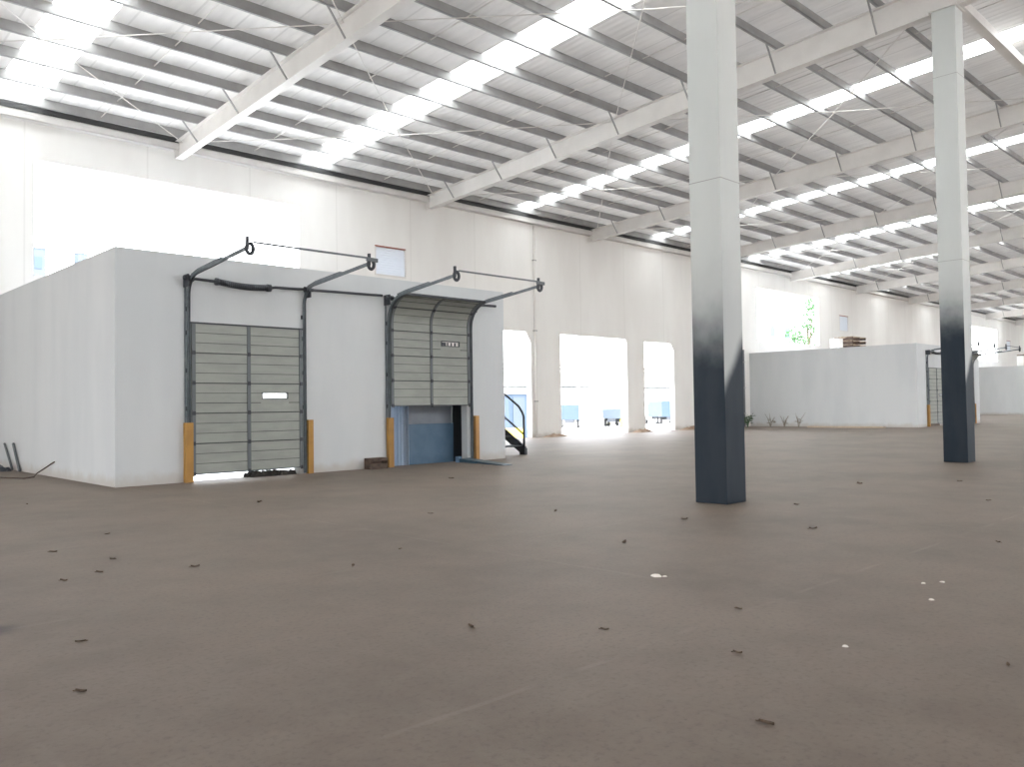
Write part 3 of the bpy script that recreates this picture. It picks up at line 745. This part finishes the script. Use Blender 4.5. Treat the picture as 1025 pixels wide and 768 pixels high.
def weed(x, y, h, m, n, label):
    b = MB()
    for k in range(n):
        a = random.uniform(0, 6.28); l = h*random.uniform(0.6, 1.0); dx, dy = math.cos(a)*l*0.45, math.sin(a)*l*0.45
        b.tube([(x,y,0), (x+dx*0.4, y+dy*0.4, l*0.6), (x+dx, y+dy, l)], 0.02, 5, radii=[0.02, 0.016, 0.006])
        for j in range(5 if m == 'weed' else 2):
            u = 0.4+0.12*j; px, py, pz = x+dx*u, y+dy*u, l*u; aa = random.uniform(0, 6.28); s = h*0.16
            c, d = math.cos(aa)*s, math.sin(aa)*s
            b.quad((px,py,pz), (px+c-d*0.3, py+d+c*0.3, pz+s*0.4), (px+c*1.8, py+d*1.8, pz+s*0.2), (px+c+d*0.3, py+d-c*0.3, pz+s*0.4))
    tag(b.build('wall_weed', M[m], loc=(x,y,0)), label, 'weed', None, 'thing')
weed(45.5, 26.2, 0.95, 'weed', 14, 'green leafy weed at the wall foot just past the near column')
weed(45.9, 24.9, 0.9, 'stalk', 5, 'dry grey stalks by the far enclosure side, first past the green weed')
weed(46.1, 24.1, 0.8, 'stalk', 5, 'dry grey stalks by the far enclosure side, second past the green weed')
weed(46.1, 23.2, 0.9, 'stalk', 4, 'dry grey stalks by the far enclosure side, beside the plank end')
# things left on the enclosure roofs
def roof_clutter(o, xo, yo, who):
    z = HB
    t = thing('white_carton', 'white carton standing on the roof of %s' % who, 'carton', (xo, yo, z))
    for n, b, m in (('carton_body', MB().box(xo-0.35, xo+0.35, yo-0.3, yo+0.3, z, z+1.1), 'carton'), ('lid_flap', MB().hexa([(xo-0.35,yo-0.32,z+1.1),(xo+0.35,yo-0.32,z+1.1),(xo+0.35,yo-0.3,z+1.1),(xo-0.35,yo-0.3,z+1.1),(xo-0.4,yo-0.6,z+1.2),(xo+0.4,yo-0.6,z+1.2),(xo+0.4,yo-0.58,z+1.21),(xo-0.4,yo-0.58,z+1.21)]), 'timber')):
        q = b.build(n, M[m], t, loc=(xo,yo,z)); q.location = (0,0,0)
    x2 = xo + 2.3
    t = thing('timber_pallet', 'weathered brown timber pallets and boards on the roof of %s' % who, 'pallet', (x2, yo, z))
    for k in range(5):
        b = MB()
        for j in range(5): b.box(x2-1.2, x2+1.2, yo-0.6+0.28*j, yo-0.45+0.28*j, z+0.28*k+0.15, z+0.28*k+0.18)
        q = b.build('deck_boards', M['timber'], t, loc=(x2,yo,z)); q.location = (0,0,0)
        for xx in (x2-1.1, x2, x2+1.0):
            q = MB().box(xx, xx+0.12, yo-0.6, yo+0.68, z+0.28*k, z+0.28*k+0.15).build('bearer', M['brown'], t, loc=(x2,yo,z)); q.location = (0,0,0)
roof_clutter(0, 55.4, 25.0, 'the middle enclosure')
roof_clutter(0, 94.0, 23.6, 'the last enclosure')

# ------------------------------------------------------------------ the yard outside
struct('outside_wall', MB().box(20, 200, 75, 75.3, YARD, 3.9), M['far_white'])
struct('outside_wall_coping_trim', MB().box(20, 200, 74.9, 75.4, 3.88, 4.12), M['rod_grey'])
for k, z in enumerate((6.4, 6.85)):
    b = MB()
    pts = [(60 + 6*i, 74.0 - 1.0*k, z - 0.25*math.sin(math.pi*((i % 4)/4))) for i in range(11)]
    b.tube(pts, 0.09, 5)
    tag(b.build('overhead_wire', M['rod_grey'], loc=(90, 74, z)), ('lower' if k == 0 else 'upper') + ' of two thin wires crossing the sky in the wide opening', 'wire', kind='thing')
for k, x in ((1, 84), (2, 108)):
    t = thing('wire_pole', [None, 'pale pole carrying the wires outside the wide opening', 'pole carrying the wires beyond the narrow opening'][k], 'pole', (x, 73.6, YARD))
    q = MB().tube([(x,73.6,YARD),(x,73.6,7.2)], 0.1, 8, radii=[0.13,0.09]).build('shaft', M['far_white'], t, loc=(x,73.6,YARD)); q.location=(0,0,0)
    q = MB().box(x-0.06,x+0.06,72.8,74.4,6.9,7.0).build('cross_arm', M['far_white'], t, loc=(x,73.6,YARD)); q.location=(0,0,0)
def truck(x, y, rz, L, H, label, m, cab='far_white'):
    t = thing('parked_truck', label, 'truck', (x, y, YARD), rz, group='vehicles parked in the yard')
    def add(n, b, mm, bev=0.0, par=t): q = b.build(n, M[mm], par, bevel=bev); return q
    add('cargo_box', MB().box(-L/2, L/2-1.9, -1.15, 1.15, 0.95, H), m, 0.04)
    c = MB().hexa([(L/2-1.8,-1.1,0.55),(L/2,-1.1,0.55),(L/2,1.1,0.55),(L/2-1.8,1.1,0.55),(L/2-1.8,-1.05,2.5),(L/2-0.45,-1.05,2.5),(L/2-0.45,1.05,2.5),(L/2-1.8,1.05,2.5)])
    cb = add('cab', c, cab, 0.06)
    add('windscreen', MB().hexa([(L/2-0.16,-0.95,1.5),(L/2-0.12,-0.95,1.5),(L/2-0.12,0.95,1.5),(L/2-0.16,0.95,1.5),(L/2-0.42,-0.9,2.35),(L/2-0.38,-0.9,2.35),(L/2-0.38,0.9,2.35),(L/2-0.42,0.9,2.35)]), 'glass_dark', 0, cb)
    add('side_window', MB().box(L/2-1.4, L/2-0.6, -1.11, -1.07, 1.5, 2.2), 'glass_dark', 0, cb)
    add('chassis', MB().box(-L/2, L/2-0.3, -0.5, 0.5, 0.55, 0.95), 'dark_steel')
    for wx in (-L/2+0.9, -L/2+1.9, L/2-0.9):
        for wy in (-1.0, 1.0):
            w = MB().tube([(wx, wy-0.14, 0.48), (wx, wy+0.14, 0.48)], 0.48, 16); wh = add('wheel', w, 'tyre')
            add('hub', MB().tube([(wx, wy-0.16, 0.48), (wx, wy+0.16, 0.48)], 0.2, 12), 'far_white', 0, wh)
    return t
truck(72.6, 65.0, math.radians(40), 6.2, 2.7, 'blue box truck parked outside at the near side of the wide opening', 'far_blue')
truck(80.0, 63.5, math.radians(20), 6.0, 2.1, 'low pale blue truck parked outside at the middle of the wide opening', 'pale_blue')
truck(90.5, 65.0, math.radians(60), 6.4, 3.0, 'blue truck parked outside the narrow opening beside the near column', 'far_blue')
# blue portable cabin outside the first opening
t = thing('portable_cabin', 'blue portable cabin seen through the opening beside the staircase', 'cabin', (44.4, 45.8, YARD))
def addp(n, b, m, par=t, bev=0): q = b.build(n, M[m], par, loc=(44.4,45.8,YARD), bevel=bev); q.location=(0,0,0); return q
addp('cabin_body', MB().box(43.4, 45.4, 45.0, 46.6, YARD+0.1, 2.45), 'far_blue', bev=0.03)
addp('cabin_roof', MB().hexa([(43.3,44.9,2.45),(45.5,44.9,2.45),(45.5,46.7,2.45),(43.3,46.7,2.45),(43.6,45.3,2.75),(45.2,45.3,2.75),(45.2,46.3,2.75),(43.6,46.3,2.75)]), 'far_white')
d = addp('cabin_door', MB().box(43.8, 45.0, 44.96, 45.0, YARD+0.2, 2.2), 'pale_blue')
addp('door_handle', MB().box(44.85, 44.9, 44.9, 44.96, 0.4, 0.6), 'dark_steel', d)
addp('skid', MB().box(43.4, 45.4, 45.1, 45.3, YARD, YARD+0.1).box(43.4, 45.4, 46.2, 46.4, YARD, YARD+0.1), 'dark_steel')
t = thing('yellow_barrier', 'bright yellow road barrier outside the opening beside the staircase', 'barrier', (41.6, 43.2, YARD))
def addb(t, x, y, L):
    b = MB().hexa([(x-L,y-0.3,YARD),(x+L,y-0.3,YARD),(x+L,y+0.3,YARD),(x-L,y+0.3,YARD),(x-L,y-0.1,YARD+1.0),(x+L,y-0.1,YARD+1.0),(x+L,y+0.1,YARD+1.0),(x-L,y+0.1,YARD+1.0)])
    q = b.build('barrier_body', M['bright_yellow'], t, loc=(x,y,YARD), bevel=0.05); q.location=(0,0,0)
    q = MB().box(x-L*0.3, x+L*0.3, y-0.26, y-0.24, YARD+0.25, YARD+0.4).build('lifting_slot', M['dark_steel'], t, loc=(x,y,YARD)); q.location=(0,0,0)
addb(t, 41.6, 43.2, 1.3)
t = thing('yellow_barrier', 'bright yellow road barrier outside the wide opening before the trucks', 'barrier', (74.6, 58.0, YARD)); addb(t, 74.6, 58.0, 1.2)
# high-rise far off, through the big upper window
t = thing('tower_block', 'pale blue tower block far outside the big upper window', 'building', (17.9, 72, YARD))
def addt(n, b, m, par=t): q = b.build(n, M[m], par, loc=(17.9,72,YARD)); q.location=(0,0,0); return q
wb = addt('tower_wall', MB().box(15.5, 18.35, 70, 76, YARD, 14.1), 'pale_blue')
for r in range(8):
    for c in range(3):
        x = 15.8 + c*0.9; z = 0.6 + r*1.7; addt('window_band', MB().box(x, x+0.5, 69.95, 70.0, z, z+0.9), 'far_blue', wb)
addt('parapet', MB().box(15.4, 18.45, 69.9, 76.1, 14.1, 14.3), 'far_white')
t = thing('water_tank', 'small pale blue rooftop tank on a block beyond the upper window', 'tank', (21.2, 71, YARD))
q = MB().box(20.0, 22.4, 70, 74, YARD, 12.6).build('block_wall', M['far_white'], t, loc=(21.2,71,YARD)); q.location=(0,0,0)
q = MB().tube([(21.15,71,12.6),(21.15,71,14.1)], 0.5, 14).build('tank_drum', M['pale_blue'], t, loc=(21.2,71,YARD)); q.location=(0,0,0)
q = MB().tube([(21.15,71,14.1),(21.15,71,14.3)], 0.5, 14, radii=[0.54,0.15]).build('tank_lid', M['pale_blue'], t, loc=(21.2,71,YARD)); q.location=(0,0,0)
# tree and sheds beyond the far window
def tree(x, y, h, r, label):
    t = thing('leafy_tree', label, 'tree', (x, y, YARD))
    q = MB().tube([(x,y,YARD),(x+0.2,y,h*0.4),(x+0.1,y+0.2,h*0.75)], 0.2, 8, radii=[0.28,0.2,0.08]).build('trunk', M['bark'], t, loc=(x,y,YARD), smooth=True); q.location=(0,0,0)
    b = MB()
    for k in range(5):
        a = k*1.26; b.tube([(x+0.15,y,h*(0.42+0.05*k)), (x+r*0.6*math.cos(a), y+r*0.6*math.sin(a), h*(0.6+0.06*k))], 0.06, 6, radii=[0.08,0.03])
    q = b.build('branch', M['bark'], t, loc=(x,y,YARD)); q.location=(0,0,0)
    b = MB(); cl = [(random.uniform(-1,1)*r*0.65, random.uniform(-1,1)*r*0.65, random.uniform(-0.9,0.9)*h*0.26) for _ in range(11)]
    for k in range(1500):
        cx, cy, cz = random.choice(cl); d = Vector((random.gauss(0,1), random.gauss(0,1), random.gauss(0,1))).normalized()*r*0.42*random.random()**0.4
        p = Vector((x+cx, y+cy, h*0.72+cz)) + d; s = random.uniform(0.12, 0.26)
        u = Vector((random.gauss(0,1), random.gauss(0,1), random.gauss(0,1))).normalized(); v = u.cross(Vector((random.gauss(0,1), random.gauss(0,1), 0.3))).normalized()
        b.quad(p-u*s, p+v*s*0.45, p+u*s, p-v*s*0.45)
    q = b.build('foliage', M['green'], t, loc=(x,y,YARD)); q.location=(0,0,0)
tree(83.2, 40.5, 13.0, 2.4, 'green leafy tree outside the upper window above the middle enclosure')
t = thing('site_shed', 'small blue and white shed outside the upper window above the middle enclosure', 'shed', (87, 48, YARD))
q = MB().box(84, 92, 46, 51, YARD, 10.9).build('shed_wall', M['far_white'], t, loc=(87,48,YARD)); q.location=(0,0,0)
q = MB().hexa([(83.7,45.7,10.9),(92.3,45.7,10.9),(92.3,51.3,10.9),(83.7,51.3,10.9),(83.7,48.4,11.6),(92.3,48.4,11.6),(92.3,48.6,11.6),(83.7,48.6,11.6)]).build('shed_roof', M['stile'], t, loc=(87,48,YARD)); q.location=(0,0,0)
for x in (85.2, 88.6): q = MB().box(x, x+1.0, 45.95, 46.0, 8.9, 10.1).build('shed_window', M['far_blue'], t, loc=(87,48,YARD)); q.location=(0,0,0)

# ------------------------------------------------------------------ daylight
wd = bpy.data.worlds.new('sky'); S.world = wd; wd.use_nodes = True
bg = wd.node_tree.nodes['Background']
tc = wd.node_tree.nodes.new('ShaderNodeTexCoord'); sp = wd.node_tree.nodes.new('ShaderNodeSeparateXYZ')
cr = wd.node_tree.nodes.new('ShaderNodeValToRGB')
wd.node_tree.links.new(tc.outputs['Generated'], sp.inputs[0]); wd.node_tree.links.new(sp.outputs[2], cr.inputs[0]); wd.node_tree.links.new(cr.outputs[0], bg.inputs[0])
cr.color_ramp.elements[0].color = (1.0, 1.0, 1.0, 1); cr.color_ramp.elements[1].color = (0.72, 0.84, 1.0, 1)
bg.inputs[1].default_value = 5.0
sun = bpy.data.lights.new('sun', 'SUN'); sun.energy = 9.0; sun.angle = math.radians(3); sun.color = (1.0, 0.97, 0.92)
so = bpy.data.objects.new('sun', sun); COL.objects.link(so)
so.rotation_euler = Vector((0.25, 0.55, -1.0)).to_track_quat('-Z', 'Y').to_euler()

# ------------------------------------------------------------------ camera
f_px, a, pt, r = 826.0176, 0.79957, 0.02754, -0.01408
F = Vector((math.cos(a)*math.cos(pt), math.sin(a)*math.cos(pt), math.sin(pt)))
R = Vector((math.sin(a), -math.cos(a), 0)); U = R.cross(F)
R2 = R*math.cos(r) + U*math.sin(r); U2 = -R*math.sin(r) + U*math.cos(r)
cam = bpy.data.cameras.new('camera'); co = bpy.data.objects.new('camera', cam); COL.objects.link(co)
cam.sensor_fit = 'HORIZONTAL'; cam.sensor_width = 36.0; cam.lens = f_px/1025*36.0; cam.clip_end = 1000; cam.clip_start = 0.05
mw = Matrix((R2, U2, -F)).transposed().to_4x4(); mw.translation = Vector((0, 0, 1.5)); co.matrix_world = mw
S.camera = co
S.view_settings.view_transform = 'Standard'; S.view_settings.look = 'None'; S.view_settings.gamma = 1.0; S.view_settings.use_curve_mapping = False
S.view_settings.exposure = 1.07
S.cycles.max_bounces = 14; S.cycles.diffuse_bounces = 10; S.cycles.transmission_bounces = 8; S.cycles.glossy_bounces = 4
S.cycles.use_denoising = True
S.cycles.sample_clamp_indirect = 12
